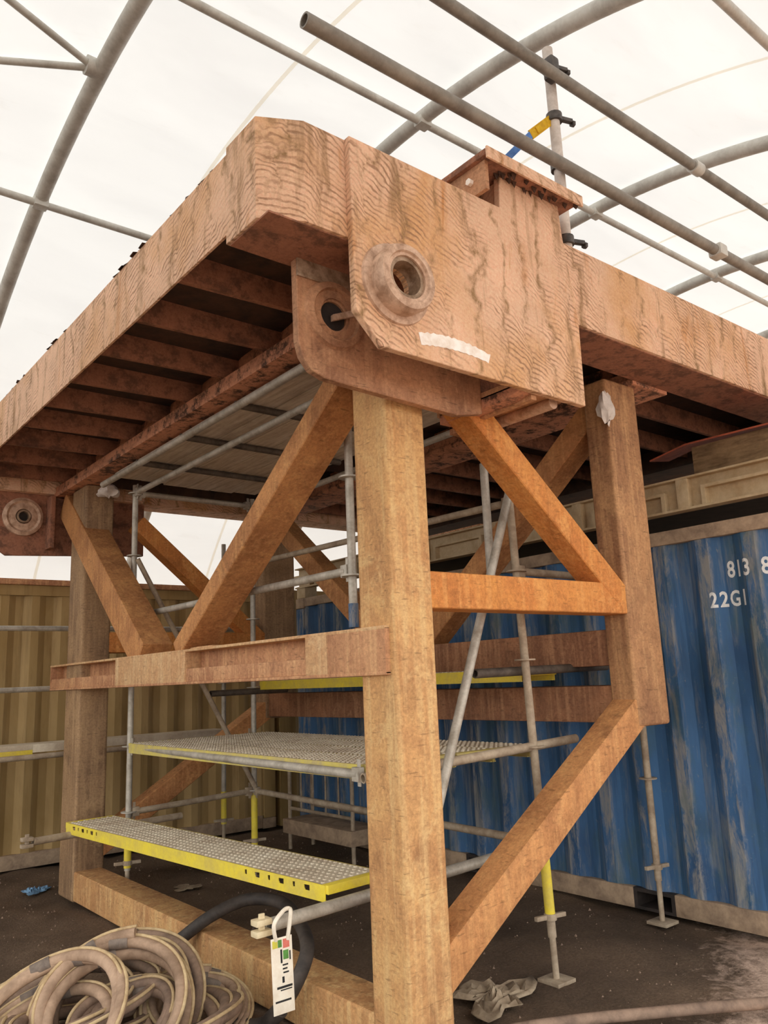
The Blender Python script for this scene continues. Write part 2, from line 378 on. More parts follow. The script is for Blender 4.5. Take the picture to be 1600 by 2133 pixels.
# ------------------------------------------------------------------ tent: arches, purlins, fabric
VY, VZ, VR = 4.215, -.862, 6.741
AX = [1.617+2.144*k for k in range(-4, 9)]
def vault(y, r=VR): return VZ+math.sqrt(r*r-(y-VY)**2)
def arc_pts(x, r, a0, a1, n): return [(x, VY+r*math.cos(a0+(a1-a0)*i/n), VZ+r*math.sin(a0+(a1-a0)*i/n)) for i in range(n+1)]
AF = math.asin((2.85-VZ)/VR); AN = math.asin((3.55-VZ)/VR)     # far foot on the containers, unseen near side cut high to let more sky light in
ceil_ = bpy.data.objects.new('ceiling', None); COL.objects.link(ceil_)
struct(ceil_, 'white translucent tent fabric stretched over curved ribs', 'tent roof')
RFAB = VR+.075
for a, b in zip(AX[:-1], AX[1:]):
    m = MB(); n = 40; k = 6
    for i in range(k+1):
        u = i/k; sag = .05*(1-(2*u-1)**2)
        m.v += [Vector(p) for p in arc_pts(a+(b-a)*u, RFAB-sag, AF, math.pi-AN, n)]
    m.f = [(i*(n+1)+j, i*(n+1)+j+1, (i+1)*(n+1)+j+1, (i+1)*(n+1)+j) for i in range(k) for j in range(n)]
    m.build('fabric_panel', 'fabric', ceil_, ang=180)
    q = MB(); xm = (a+b)/2
    q.v = [Vector(p) for dx in (-.016, .016) for p in arc_pts(xm+dx, RFAB-.056, AF, math.pi-AN, 60)]
    q.f = [(i, i+1, 62+i, 61+i) for i in range(60)]; q.build('seam', 'seam', ceil_)
wl = MB(); n = 30; top = arc_pts(AX[-1]+.05, RFAB, AF, math.pi-AN, n)
wl.add(top, [tuple(range(n+1))])
we = wl.build('wall_end', 'fabric', None); struct(we, 'white translucent fabric end wall of the tent', 'tent wall')
tf = thing('tent_frame', 'grey steel tube frame of arches and purlins carrying the white tent fabric', 'tent frame', (AX[0], VY, 2.85))
for x in AX: MB().sweep(arc_pts(x, VR, AF, math.pi-AF, 64), .057, 16).build('arch', 'frame', tf)
for y in (-.4, 1.74, 3.95, 6.2, 8.4):
    z = vault(y)-.045
    MB().tube((AX[0]-.2, y, z), (AX[-1]+.2, y, z), .03, 14).build('purlin', 'frame', tf)
    for x in AX[1:-1]: MB().box(x-.055, x+.055, y-.045, y+.045, z-.035, z+.05).build('purlin_bracket', 'frame', tf, .01)
def vhit(px, py):
    d = ray(px, py); t = .5
    while t < 60:
        p = CAM+d*t
        if math.hypot(p.y-VY, p.z-VZ) >= VR: return p
        t += .01
nd = vhit(197, 142)
for q in ((-60, 121), (-40, -48)):
    MB().tube(nd, vhit(*q), .024, 12).build('brace', 'frame', tf)
MB().lathe(nd-Vector((.06, 0, 0)), (1, 0, 0), [(.02, 0), (.066, 0), (.066, .12), (.02, .12)], 18).build('brace_clamp', 'frame', tf)

# ------------------------------------------------------------------ containers
def corrugated(m, along, fixed, a, b, z0, z1, out, pitch=.278, depth=.036):
    """trapezoid sheet: along 'X' or 'Y' from a to b, face plane at fixed, pressed towards -out"""
    prof = []; x = a; flat, slope = pitch*.26, pitch*.24
    while x < b-1e-6:
        for dx, d in ((0, 0), (flat, 0), (flat+slope, depth), (2*flat+slope, depth)):
            if x+dx < b: prof.append((x+dx, d))
        x += pitch
    prof.append((b, 0))
    vs = []
    for u, d in prof:
        w_ = fixed+d*out
        for z in (z0, z1): vs.append((u, w_, z) if along == 'X' else (w_, u, z))
    m.add(vs, [(2*i, 2*i+1, 2*i+3, 2*i+2) for i in range(len(prof)-1)]); return prof
# blue container, long side towards the stand
BX, BY0, BY1, BH = 5.2, 2.05, 8.11, 2.64
bc = thing('shipping_container', 'scraped blue shipping container with white lettering standing right behind the stand', 'container', (BX+1.22, (BY0+BY1)/2, 0))
m = MB(); prof = corrugated(m, 'Y', BX+.012, BY0+.16, BY1-.16, .15, BH-.1, 1, .335, .04); m.build('side_panel', 'blue', bc, smooth=False)
for y in (BY0, BY1-.16): MB().box(BX, BX+.16, y, y+.16, .12, BH-.12).build('corner_post', 'blue', bc, .01)
for x in (BX, BX+2.28):
    for y in (BY0, BY1-.18):
        for z in (0, BH-.118): MB().box(x-.006, x+.166, y, y+.178, z, z+.118).build('corner_casting', 'rail', bc, .012)
MB().box(BX, BX+.06, BY0+.16, BY1-.16, BH-.10, BH).build('top_rail', 'rail', bc, .008)
pk = [(3.42, 3.75), (5.1, 5.45)]; segs = []; y = BY0+.18
for a, b in pk: segs.append((y, a)); y = b
segs.append((y, BY1-.18))
for a, b in segs: MB().box(BX, BX+.06, a, b, .01, .15).build('bottom_rail', 'rail', bc, .008)
for a, b in pk:
    MB().holed([(a, .01), (b, .01), (b, .15), (a, .15)], [[(a+.03, .03), (b-.03, .03), (b-.03, .125), (a+.03, .125)]], 'X', BX+.005, BX+.3).build('fork_pocket', 'dark', bc)
MB().box(BX+.05, BX+2.44, BY0+.01, BY1-.01, BH-.04, BH-.01).build('roof', 'rail', bc)
MB().box(BX+.07, BX+2.43, BY0+.01, BY0+.05, .02, BH-.04).box(BX+.07, BX+2.43, BY1-.05, BY1-.01, .02, BH-.04).build('end_panel', 'blue', bc)
MB().box(BX+2.38, BX+2.43, BY0, BY1, .02, BH-.04).box(BX+.06, BX+2.4, BY0+.05, BY1-.05, .13, .16).build('rear_panel', 'blue', bc)
def wallx(y):
    for (a, d), (b, e) in zip(prof[:-1], prof[1:]):
        if a <= y <= b: return BX+.012+d+(e-d)*(y-a)/(b-a)
    return BX+.012
def lettering(txt, size, y, z, sp=1.0):
    cu = bpy.data.curves.new('t', 'FONT'); cu.body = txt; cu.size = size; cu.space_character = sp; cu.offset = .0035; cu.resolution_u = 3
    o = bpy.data.objects.new('t', cu); COL.objects.link(o); bpy.context.view_layer.update()
    me = bpy.data.meshes.new_from_object(o.evaluated_get(bpy.context.evaluated_depsgraph_get()))
    bpy.data.objects.remove(o)
    bm = bmesh.new(); bm.from_mesh(me); bmesh.ops.triangulate(bm, faces=bm.faces[:])
    bmesh.ops.subdivide_edges(bm, edges=bm.edges[:], cuts=2, use_grid_fill=True)
    bm.verts.index_update(); q = MB()
    q.add([(wallx(y-.72*v.co.x)-.003, y-.72*v.co.x, z+v.co.y) for v in bm.verts], [tuple(v.index for v in f.verts) for f in bm.faces])
    bm.free(); return q
lettering('813', .155, 2.775, 2.255, 1.12).build('lettering', 'letter', bc, smooth=False)
lettering('85', .155, 2.525, 2.25, 1.12).build('lettering', 'letter', bc, smooth=False)
lettering('22G1', .145, 2.905, 2.062, 1.2).build('lettering', 'letter', bc, smooth=False)
# beige container behind the stand
CY, CX0, CX1, CH = 8.79, -.75, 5.3, 2.84
cc = thing('shipping_container', 'mustard beige corrugated container standing behind the stand and its walkway', 'container', ((CX0+CX1)/2, CY+1.22, 0))
m = MB(); corrugated(m, 'X', CY+.012, CX0+.16, CX1-.16, .15, CH-.17, 1, .30, .04); m.build('side_panel', 'beige', cc, smooth=False)
for x in (CX0, CX1-.16): MB().box(x, x+.16, CY, CY+.16, .12, CH-.12).build('corner_post', 'beige', cc, .01)
for x in (CX0, CX1-.178):
    for z in (0, CH-.118): MB().box(x, x+.178, CY-.006, CY+.166, z, z+.118).build('corner_casting', 'rail', cc, .012)
MB().box(CX0+.16, CX1-.16, CY, CY+.06, CH-.17, CH-.06).build('top_rail', 'beige', cc, .008)
MB().box(CX0+.18, CX1-.18, CY-.03, CY+.08, CH-.06, CH).build('ledge', 'beam', cc, .006)
MB().box(CX0+.18, CX1-.18, CY, CY+.06, .01, .15).build('bottom_rail', 'rail', cc, .008)
MB().box(CX0+.01, CX1-.01, CY+.06, CY+2.44, CH-.06, CH-.03).build('roof', 'rail', cc)
MB().box(CX0+.01, CX0+.05, CY+.07, CY+2.43, .02, CH-.06).box(CX1-.05, CX1-.01, CY+.07, CY+2.43, .02, CH-.06).build('end_panel', 'beige', cc)
MB().box(CX0+.01, CX1-.01, CY+2.39, CY+2.43, .02, CH-.06).build('rear_panel', 'beige', cc)
c2 = thing('shipping_container', 'second beige container standing end to end behind the blue one', 'container', (8.4, CY+1.22, 0))
m = MB(); corrugated(m, 'X', CY+.012, 5.37+.16, 11.4-.16, .15, CH-.17, 1, .30, .04); m.build('side_panel', 'beige', c2, smooth=False)
MB().box(5.37, 5.53, CY, CY+.16, .0, CH).box(5.53, 11.4, CY, CY+.06, CH-.17, CH).box(5.53, 11.4, CY, CY+.06, .01, .15).box(5.38, 5.42, CY+.16, CY+2.43, .02, CH-.03).box(5.42, 11.4, CY+.06, CY+2.43, CH-.06, CH-.03).box(5.42, 11.4, CY+2.39, CY+2.43, .02, CH-.06).box(11.36, 11.4, CY+.06, CY+2.39, .02, CH-.06).build('frame', 'beige', c2)
# flat rack stacked on the blue container
fr = thing('flat_rack', 'cream steel flat rack frame stacked on top of the blue container', 'flat rack', (BX+1.22, (BY0+BY1)/2, BH))
FZ0, FZ1 = 2.765, 3.0
for y in (BY0+.0, BY1-.2):
    for x in (BX, BX+2.26): MB().box(x, x+.17, y, y+.18, BH, FZ0+.02).build('corner_casting', 'flat', fr, .012)
MB().box(BX+.05, BX+.06, BY0, BY1, FZ0, FZ1).box(BX-.01, BX+.09, BY0, BY1, FZ0-.004, FZ0+.012).box(BX-.01, BX+.09, BY0, BY1, FZ1-.014, FZ1).build('side_rail', 'flat', fr)
y = 2.1; i = 0
while y < BY1-.3:
    MB().box(BX-.008, BX+.052, y+.86, y+.95, FZ0+.012, FZ1-.014).build('stiffener', 'flat', fr, .004)
    MB().box(BX-.004, BX+.05, y+.12, y+.15, FZ0+.012, FZ0+.15).box(BX-.004, BX+.05, y+.735, y+.765, FZ0+.012, FZ0+.15).box(BX-.004, BX+.05, y+.15, y+.735, FZ0+.128, FZ0+.15).build('pocket_frame', 'flat', fr)
    y += .93
MB().box(BX+.06, BX+2.42, BY0, BY1, FZ1-.05, FZ1-.015).build('floor_panel', 'dark', fr)
MB().box(BX+2.36, BX+2.42, BY0, BY1, FZ0, FZ1-.05).build('side_rail', 'flat', fr)
tb = tag(MB().box(5.34, 5.6, 1.7, 2.98, FZ1+.001, FZ1+.24).build('timber_baulk', 'timber', None, .012), 'old timber baulk lying on the cream flat rack', 'timber')
m = MB(); pts = [(5.3, 3.3, FZ1+.20), (5.3, 3.0, FZ1+.255), (5.3, 2.4, FZ1+.245), (5.3, 1.7, FZ1+.25)]
for p in pts: m.v += [Vector(p), Vector((p[0]+.30, p[1]+.02, p[2]+.05)), Vector((p[0]+.30, p[1]+.02, p[2]+.062)), Vector((p[0], p[1], p[2]+.012))]
m.f = [(0, 1, 2, 3), (15, 14, 13, 12)]+[(i*4+j, i*4+(j+1) % 4, i*4+4+(j+1) % 4, i*4+4+j) for i in range(3) for j in range(4)]
tag(m.build('sheet', 'redsheet', None), 'rust red sheet lying over the timber baulk on the flat rack', 'sheet')

# ------------------------------------------------------------------ the steel stand
st = thing('steel_support_stand', 'heavy rust-brown steel stand of braced square columns carrying the big platform', 'stand', (3.4, 5.1, 0))
MB().box(2.363, 2.615, 2.86, 3.13, 0, 3.498).build('column', 'coltan', st, .03, 4)
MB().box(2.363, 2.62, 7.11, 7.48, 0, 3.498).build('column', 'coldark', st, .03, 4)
MB().box(4.18, 4.51, 2.86, 3.04, 1.34, 3.498).build('column', 'browncol', st, .025, 4)
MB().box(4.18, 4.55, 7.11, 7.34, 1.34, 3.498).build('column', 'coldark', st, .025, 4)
MB().box(2.37, 2.60, 3.12, 7.12, .012, .238).build('sill_beam', 'coltan', st, .018, 3)
# side beam: an I-section with plated bays
sb = MB().box(2.45, 2.60, 2.90, 7.84, 1.70, 1.915).build('side_beam', 'beam', st, .006)
MB().box(2.335, 2.61, 2.90, 7.85, 1.903, 1.92).build('flange', 'plate', sb, .004)
MB().box(2.335, 2.61, 2.90, 7.85, 1.695, 1.712).build('flange', 'beam', sb, .004)
MB().box(2.345, 2.46, 2.91, 7.84, 1.712, 1.795).build('lower_web_strip', 'beam', sb, .004)
for a, b, mt in ((4.996, 6.228, 'plate'), (3.367, 3.564, 'plate'), (2.90, 3.367, 'beam')):
    MB().box(2.336, 2.46, a, b, 1.70, 1.912).build('web_plate', mt, sb, .003)
MB().box(2.338, 2.46, 7.83, 7.845, 1.70, 1.912).build('end_plate', 'beam', sb, .003)
def slant(par, p, q, half_w, side, mat='brace', name='diagonal_brace', bev=.014):
    """square brace, side = half width vector, half_w in the plane"""
    p, q, sd = Vector(p), Vector(q), Vector(side); n = (q-p).cross(sd).normalized()*half_w
    return MB().bar(p, q, sd, n).build(name, mat, par, bev, 3)
SX = Vector((.095, 0, 0)); SY = Vector((0, .085, 0))
slant(st, (2.48, 5.20, 1.92), (2.48, 3.08, 3.385), .066, Vector((.122, 0, 0)))
slant(st, (2.465, 5.80, 1.90), (2.465, 7.72, 3.42), .125, Vector((.118, 0, 0)))
MB().box(2.41, 2.58, 4.75, 5.2, 1.918, 1.935).build('foot_plate', 'plate', st, .003)
# cross frames near and far
for y0_, sgn in ((2.865, 0), (7.115, 1)):
    yb = y0_+.17
    MB().box(2.60, 4.19, y0_, yb, 2.0, 2.18).build('cross_beam', 'orange', st, .012, 3)
    slant(st, (2.86, y0_+.079, 3.19), (4.15, y0_+.079, 2.108), .075, Vector((0, .082, 0)), 'orange')
    slant(st, (2.52, y0_+.085, .36), (4.27, y0_+.085, 1.455), .085, SY, 'brace')
# right-hand side
MB().box(4.22, 4.46, 3.03, 7.12, 1.70, 1.92).build('side_beam', 'brownbeam', st, .01)
MB().box(4.22, 4.46, 3.03, 7.12, 1.36, 1.58).build('side_beam', 'brownbeam', st, .01)
slant(st, (4.34, 4.85, 1.92), (4.34, 3.02, 3.36), .085, SX)
slant(st, (4.34, 5.3, 1.92), (4.34, 7.12, 3.36), .085, SX)

# ------------------------------------------------------------------ the platform on top
dk = thing('steel_platform', 'massive rust-pink steel platform with pinned lugs resting on the brown stand', 'platform', (3.6, 5.3, 3.5))
TOP, SOF = 4.0, 3.53
MB().prism([(1.5, 2.585), (1.68, 2.492), (8.6, 2.492), (8.6, 2.84), (1.5, 2.84)], 'Z', SOF, TOP).build('box_beam', 'blast', dk, .005, 2, True, 20)
MB().prism([(1.5, 8.02), (1.68, 8.12), (8.6, 8.12), (8.6, 7.78), (1.5, 7.78)], 'Z', SOF, TOP).build('box_beam', 'blast', dk, .006)
MB().box(1.5, 1.514, 2.835, 7.79, 3.575, 3.965).build('edge_channel', 'blast', dk, .003)
MB().box(8.57, 8.6, 2.835, 7.79, 3.575, 3.965).box(8.48, 8.57, 2.835, 7.79, 3.575, 3.592).build('edge_channel', 'blast', dk, .003)
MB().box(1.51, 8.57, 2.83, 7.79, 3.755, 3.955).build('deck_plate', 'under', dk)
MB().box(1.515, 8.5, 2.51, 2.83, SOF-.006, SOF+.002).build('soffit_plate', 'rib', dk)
for gx, side in ((2.44, -1), (4.65, 1)):
    g = MB().box(gx-.012, gx+.012, 2.83, 7.79, 3.53, 3.93).build('girder', 'patch', dk)
    MB().box(2.29 if side < 0 else 4.45, 2.55 if side < 0 else 4.85, 2.83, 7.80, 3.50, 3.54).build('flange', 'patch', g, .006)
    MB().box(2.30 if side < 0 else 4.47, 2.325 if side < 0 else 4.495, 2.84, 7.79, 3.54, 3.60).build('flange_lip', 'patch', g, .004)
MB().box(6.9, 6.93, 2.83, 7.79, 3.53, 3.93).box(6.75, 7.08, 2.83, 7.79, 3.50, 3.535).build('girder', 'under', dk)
for k in range(9):
    y = 3.36+.53*k
    MB().prism([(1.512, 3.60), (2.30, 3.62), (2.43, 3.59), (2.43, 3.925), (1.512, 3.925)], 'Y', y, y+.035).build('rib', 'rib', dk, .004)
    MB().prism([(6.9, 3.60), (5.0, 3.60), (4.78, 3.545), (4.66, 3.545), (4.66, 3.925), (6.9, 3.925)], 'Y', y, y+.035).build('rib', 'rib', dk, .004)
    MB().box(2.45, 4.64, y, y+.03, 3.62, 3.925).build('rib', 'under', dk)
# mud scale on the girder web between the ribs: lumpy skin
m = MB()
for k in range(9):
    y = 3.36+.53*k+.035
    ny_ = 9; nz_ = 7; o = len(m.v)
    for j in range(nz_+1):
        for i in range(ny_+1):
            u, v = i/ny_, j/nz_
            m.v.append(Vector((2.428-.05*math.sin(math.pi*u)**.5*(1-v)**1.2*(1.1+.4*math.sin(9*u+k*2)*math.cos(6*v+k))-.002, y+.495*u, 3.54+.385*v)))
    m.f += [(o+j*(ny_+1)+i, o+j*(ny_+1)+i+1, o+(j+1)*(ny_+1)+i+1, o+(j+1)*(ny_+1)+i) for j in range(nz_) for i in range(ny_)]
m.build('scale_crust', 'patch', dk)
# front lug plate: one tall plate over the box beam, with a bore
ring_c = (2.118, 3.358)
outer = [(1.89, 3.998), (1.895, 3.185), (2.03, 3.052), (3.40, 3.04), (3.41, 3.5), (3.335, 4.0), (3.32, 4.178), (2.85, 4.178), (2.84, 3.998)]
fp = MB().holed(outer, [circ(*ring_c, .078, 28)], 'Y', 2.455, 2.492).build('front_lug_plate', 'blast', dk, .003, 1)
MB().lathe((ring_c[0], 2.456, ring_c[1]), (0, -1, 0), [(.10, 0), (.188, 0), (.184, .014), (.172, .018), (.10, .018)], 40).build('washer', 'ring', fp)
MB().lathe((ring_c[0], 2.456, ring_c[1]), (0, -1, 0), [(.098, 0), (.150, 0), (.156, .075), (.146, .096), (.118, .098), (.112, .088), (.098, .088)], 44).build('boss', 'ring', fp)
MB().lathe((ring_c[0], 2.378, ring_c[1]), (0, 1, 0), [(.078, 0), (.100, 0), (.100, .11), (.078, .11)], 40).build('bush', 'wear', fp)
# pale paint smear under the boss
m = MB(); top_ = []; bot_ = []
for i in range(25):
    u = i/24; x = on(875+145*u, 700, 'Y', 2.4535)
    pa = on(872+150*u, 692+4*u+44*u*u, 'Y', 2.4535); pb = on(878+140*u, 718+8*u+30*u*u, 'Y', 2.4535)
    jig = .004*math.sin(i*2.7)
    top_.append(pa+Vector((0, 0, jig))); bot_.append(pb-Vector((0, 0, jig*.7)))
m.v = [p for p in top_]+[p for p in bot_]; m.f = [(i, i+1, 26+i, 25+i) for i in range(24)]
m.build('paint_smear', 'whitepaint', fp)
# second lug, round cornered, right behind
lug2 = [(1.80, 3.53), (1.805, 3.14), (1.825, 3.07), (1.87, 3.015), (1.94, 2.99), (2.05, 2.984), (2.75, 2.962), (2.93, 3.0), (2.93, 3.53)]
l2c = (2.0, 3.30)
rp = MB().holed(lug2, [circ(*l2c, .07, 26)], 'Y', 2.755, 2.80).build('rear_lug_plate', 'lug', dk, .004, 1)
MB().lathe((l2c[0], 2.756, l2c[1]), (0, -1, 0), [(.08, 0), (.165, 0), (.155, .02), (.125, .028), (.118, .01), (.08, .012)], 40).build('boss', 'lug', rp)
MB().rod((l2c[0], 2.77, l2c[1]), (l2c[0], 2.83, l2c[1]), .069, 24).build('bore_shade_plug', 'dark', rp)  # pin cut short and coloured dark to give the bore its shade
MB().bar((l2c[0]-.02, 2.745, l2c[1]-.02), (l2c[0]+.10, 2.735, l2c[1]+.03), (0, .012, 0), (0, 0, .016)).build('keeper', 'ring', rp, .005)
MB().box(1.80, 2.2, 2.745, 2.756, 3.44, 3.53).build('wear_strip', 'wear', rp, .003)
# shelf and bar closing the lug box underneath
MB().prism([(2.49, 3.05), (2.49, 3.09), (2.80, 3.09), (3.08, 3.09), (3.08, 3.03), (2.60, 3.03)], 'X', 2.93, 3.02).build('shelf_web', 'patch', dk, .004)
MB().box(2.93, 3.33, 2.50, 3.10, 3.075, 3.115).build('shelf_plate', 'beam', dk, .004)
MB().box(3.02, 3.33, 3.02, 3.10, 2.99, 3.075).build('shelf_lip', 'beam', dk, .004)
MB().box(3.02, 3.06, 2.50, 3.10, 3.02, 3.075).build('shelf_rail', 'beam', dk, .004)
MB().rod((3.24, 2.54, 3.055), (3.24, 3.04, 3.055), .034, 18).build('round_bar', 'ring', dk)
MB().box(2.93, 3.36, 2.50, 2.84, 3.115, 3.53).build('lug_box', 'rib', dk, .004)
# upstand with capping plate and bolted cheek
MB().box(2.875, 3.30, 2.49, 3.0, 3.99, 4.178).build('upstand', 'blast', dk, .004)
cp = MB().prism([(2.665, 2.36), (3.405, 2.36), (3.405, 3.5), (2.665, 3.5)], 'Z', 4.18, 4.214).build('capping_plate', 'rib', dk, .005)
MB().prism([(2.662, 2.352), (3.408, 2.352), (3.408, 2.364), (2.662, 2.364)], 'Z', 4.155, 4.218).build('lip', 'blast', cp, .002)
ck = MB().box(2.69, 2.715, 2.40, 3.5, 4.02, 4.18).build('cheek_plate', 'lug', dk, .004)
for y in (2.50, 2.70): MB().rod((2.668, y, 4.10), (2.692, y, 4.10), .019, 6).build('bolt', 'whitepaint', ck)
m = MB()
for k in range(26):
    x = 2.80+.6*R.random(); y = 2.38+.1*R.random(); r = .01+.012*R.random()
    m.add([(x-r, y, 4.176), (x+r, y-.004, 4.176), (x, y+r, 4.174), (x, y, 4.15-.016*R.random())], [(0, 1, 3), (1, 2, 3), (2, 0, 3), (0, 2, 1)])
q = m.build('grit_crust', 'under', dk); q['kind'] = 'stuff'
# far pair of lugs beyond the far columns
fo = [(1.80, 3.53), (1.80, 3.0), (1.9, 2.93), (3.21, 3.0), (3.21, 3.53)]
lf = MB().holed(fo, [circ(2.03, 3.30, .06, 24)], 'Y', 7.86, 7.90).build('far_lug_plate', 'rib', dk, .004, 1)
MB().lathe((2.03, 7.861, 3.30), (0, -1, 0), [(.07, 0), (.18, 0), (.18, .03), (.15, .045), (.13, .03), (.105, .04), (.07, .04)], 36).build('boss', 'ring', lf)
MB().rod((2.03, 7.865, 3.30), (2.03, 7.93, 3.30), .059, 24).build('bore_shade_plug', 'dark', lf)  # added dark plug, its colour stands in for shade inside the far bore
MB().lathe((2.03, 7.862, 3.30), (0, -1, 0), [(.045, 0), (.062, 0), (.062, .05), (.045, .05)], 24).build('bush', 'wear', lf)
MB().box(2.24, 2.28, 7.70, 7.86, 3.0, 3.5).build('stop_bar', 'rib', lf, .006)
# dried grit ridge along the near edge of the deck top
m = MB()
spots = [on(*q, 'X', 1.52).y for q in ((432, 372), (385, 425), (262, 555), (120, 722))]
for k in range(190):
    y = min(7.7, max(2.9, R.choice(spots)+R.gauss(0, .11))) if k < 90 else 2.95+4.7*R.random()
    h = .015+.04*R.random() if k < 90 else .004+.008*R.random(); r = .025+.035*R.random(); x = 1.53+.05*R.random()
    ps = [(x+r*math.cos(a)*(.7+.5*R.random()), y+r*math.sin(a)*(.7+.5*R.random()), 3.962) for a in [i*1.2566 for i in range(5)]]
    m.add(ps+[(x+.01, y, 3.965+h), (x-.01, y+.02, 3.963+h*.8)], [(0, 1, 5), (1, 2, 5), (2, 6, 5), (2, 3, 6), (3, 4, 6), (4, 0, 5), (4, 5, 6)])
q = m.build('grit_ridge', 'under', dk, smooth=False); q['kind'] = 'stuff'
MB().box(3.62, 3.95, 2.52, 2.75, 4.0, 4.012).build('pad_plate', 'under', dk, .002)

# ------------------------------------------------------------------ scaffold
def K(x, y, z): return (x*1.055, y*1.055, 1.68+(z-1.68)*1.055)
def rosette(p, par, mat='tube'):
    MB().lathe((p[0], p[1], p[2]), (0, 0, 1), [(.024, 0), (.062, 0), (.062, .009), (.024, .009)], 16).build('rosette', mat, par)
def standard(x, y, z0, z1, ros, label, mat='tube', yellow=None, base=True, jack=None, lean=(0, 0)):
    t = thing('scaffold_standard', label, 'scaffold tube', (x, y, z0 if base is False else 0), 'scaffold standards')
    def P(z): return Vector((x+lean[0]*z, y+lean[1]*z, z))
    MB().tube(P(z0), P(z1), .0242).build('tube', mat, t)
    if yellow: MB().tube(P(yellow[0]), P(yellow[1]), .0285, 16, .05).build('base_collar', 'yellow', t)
    if base:
        MB().box(x-.075, x+.075, y-.075, y+.075, -.012, .008).build('base_plate', 'tubedust', t, .002)
        MB().rod((x, y, .005), P(z0+.05), .018).build('jack_screw', 'tubedust', t)
    if jack:
        MB().lathe(P(jack), (0, 0, 1), [(.02, 0), (.036, 0), (.036, .035), (.02, .035)], 12).bar(P(jack+.018)-Vector((.10, -.02, 0)), P(jack+.018)+Vector((.10, -.02, 0)), (0, .012, 0), (0, 0, .012)).build('jack_nut', 'tubedust', t, .003)
    for z in ros: rosette(P(z), t, mat)
    return t
standard(2.655, 6.70, .26, 3.43, (.70, 1.215, 2.27, 2.80, 3.35), 'scaffold standard inside the stand, beside the left rear column', 'tube', (.28, .62), True, .3)
s2 = standard(2.655, 3.56, 1.98, 3.40, (2.24, 2.80), 'short scaffold standard hanging close behind the big front column', 'tube', None, False)
MB().tube((2.655, 3.56, 1.96), (2.655, 3.56, 2.09), .028).build('end_sleeve', 'blue', s2)
standard(3.77, 3.28, .22, 2.80, (1.25, 1.75, 2.28), 'scaffold standard behind the orange cross beam, standing on its own base plate', 'tubedust', (.34, .78), True, .31, (-.036, 0))
standard(3.815, 6.70, .26, 3.43, (.74, 1.215, 1.645, 2.27, 2.80), 'scaffold standard inside the stand at the far end of the mesh platform', 'tube', (.28, .72), True, .3)
standard(5.08, 3.45, .26, 1.95, (.92,), 'scaffold standard standing against the blue container wall', 'tubedust', None, True, .33)
ht = tag(MB().tube((3.55, 3.36, 2.05), (3.55, 3.36, 2.96), .026).build('scaffold_tube', 'tube', None), 'short upright scaffold tube behind the orange diagonal brace', 'scaffold tube')
def ledger(p, q, label, mat='tube', heads=True, r=.0242, group='scaffold ledgers', name='scaffold_ledger'):
    p, q = Vector(p), Vector(q); d = (q-p).normalized()
    t = thing(name, label, 'scaffold tube', tuple(p), group)
    a, b = (p+d*.05, q-d*.05) if heads else (p, q)
    MB().tube(a, b, r).build('tube', mat, t)
    if heads:
        sd = d.cross(Vector((0, 0, 1))).normalized()
        for e, s in ((p, 1), (q, -1)):
            MB().bar(e+d*s*.026, e+d*s*.085, sd*.021, Vector((0, 0, .036))).build('wedge_head', mat, t, .005)
            MB().bar(e+d*s*.045-Vector((0, 0, .06)), e+d*s*.045+Vector((0, 0, .075)), sd*.004, d*.012).build('wedge', mat, t, .002)
    return t
ledger((2.655, 3.56, 2.275), (2.655, 6.70, 2.28), 'mid-height guard tube running between the two left scaffold standards')
ledger((2.655, 3.56, 3.355), (2.655, 6.70, 3.36), 'scaffold ledger under the timber boards, tied to the left standards')
ledger((2.375, 3.36, 3.415), (2.385, 6.75, 3.415), 'long scaffold tube carrying the edge of the timber boards beside the girder', 'tube', False, .027)
ledger((3.70, 3.40, 3.30), (3.815, 6.70, 3.33), 'scaffold ledger under the timber boards on the blue container side', 'tube')
ledger((3.71, 3.28, 2.72), (3.815, 6.70, 2.80), 'lower scaffold ledger under the timber boards on the blue container side', 'tubedust')
ledger((2.655, 6.70, 3.36), (3.815, 6.70, 3.36), 'scaffold transom at the far end of the timber boards', 'tube')
ledger((2.655, 6.70, .70), (3.815, 6.70, .74), 'low scaffold transom between the two far standards', 'tubedust')
ledger((3.745, 3.28, .72), (3.815, 6.70, .74), 'low scaffold ledger running in front of the dark cage trolley', 'tubedust')
ledger((2.60, 3.44, 1.20), (2.655, 6.70, 1.21), 'scaffold ledger along the open edge of the mesh platform', 'tube')
ledger((2.56, 3.40, 1.19), (4.08, 3.25, 1.275), 'scaffold transom carrying the near end of the mesh platform', 'tubedust', False, .026)
ledger((2.655, 6.70, 1.21), (3.815, 6.70, 1.21), 'scaffold transom carrying the far end of the mesh platform', 'tubedust')
ledger((3.66, 3.28, 2.285), (4.62, 3.24, 2.27), 'dusty transom running from the standard behind the right column', 'tubedust')
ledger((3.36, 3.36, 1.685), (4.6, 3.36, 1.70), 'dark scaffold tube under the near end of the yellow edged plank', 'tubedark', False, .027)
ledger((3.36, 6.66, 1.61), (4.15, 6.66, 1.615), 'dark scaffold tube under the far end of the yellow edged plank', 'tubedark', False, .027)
ledger((1.94, 3.285, .655), (3.66, 3.48, .65), 'scaffold transom with the white tag, under the near end of the step plank', 'tube', False, .029)
ledger((1.80, 6.28, .655), (3.0, 6.46, .655), 'scaffold transom poking out under the far end of the step plank', 'tubedust', False, .026)
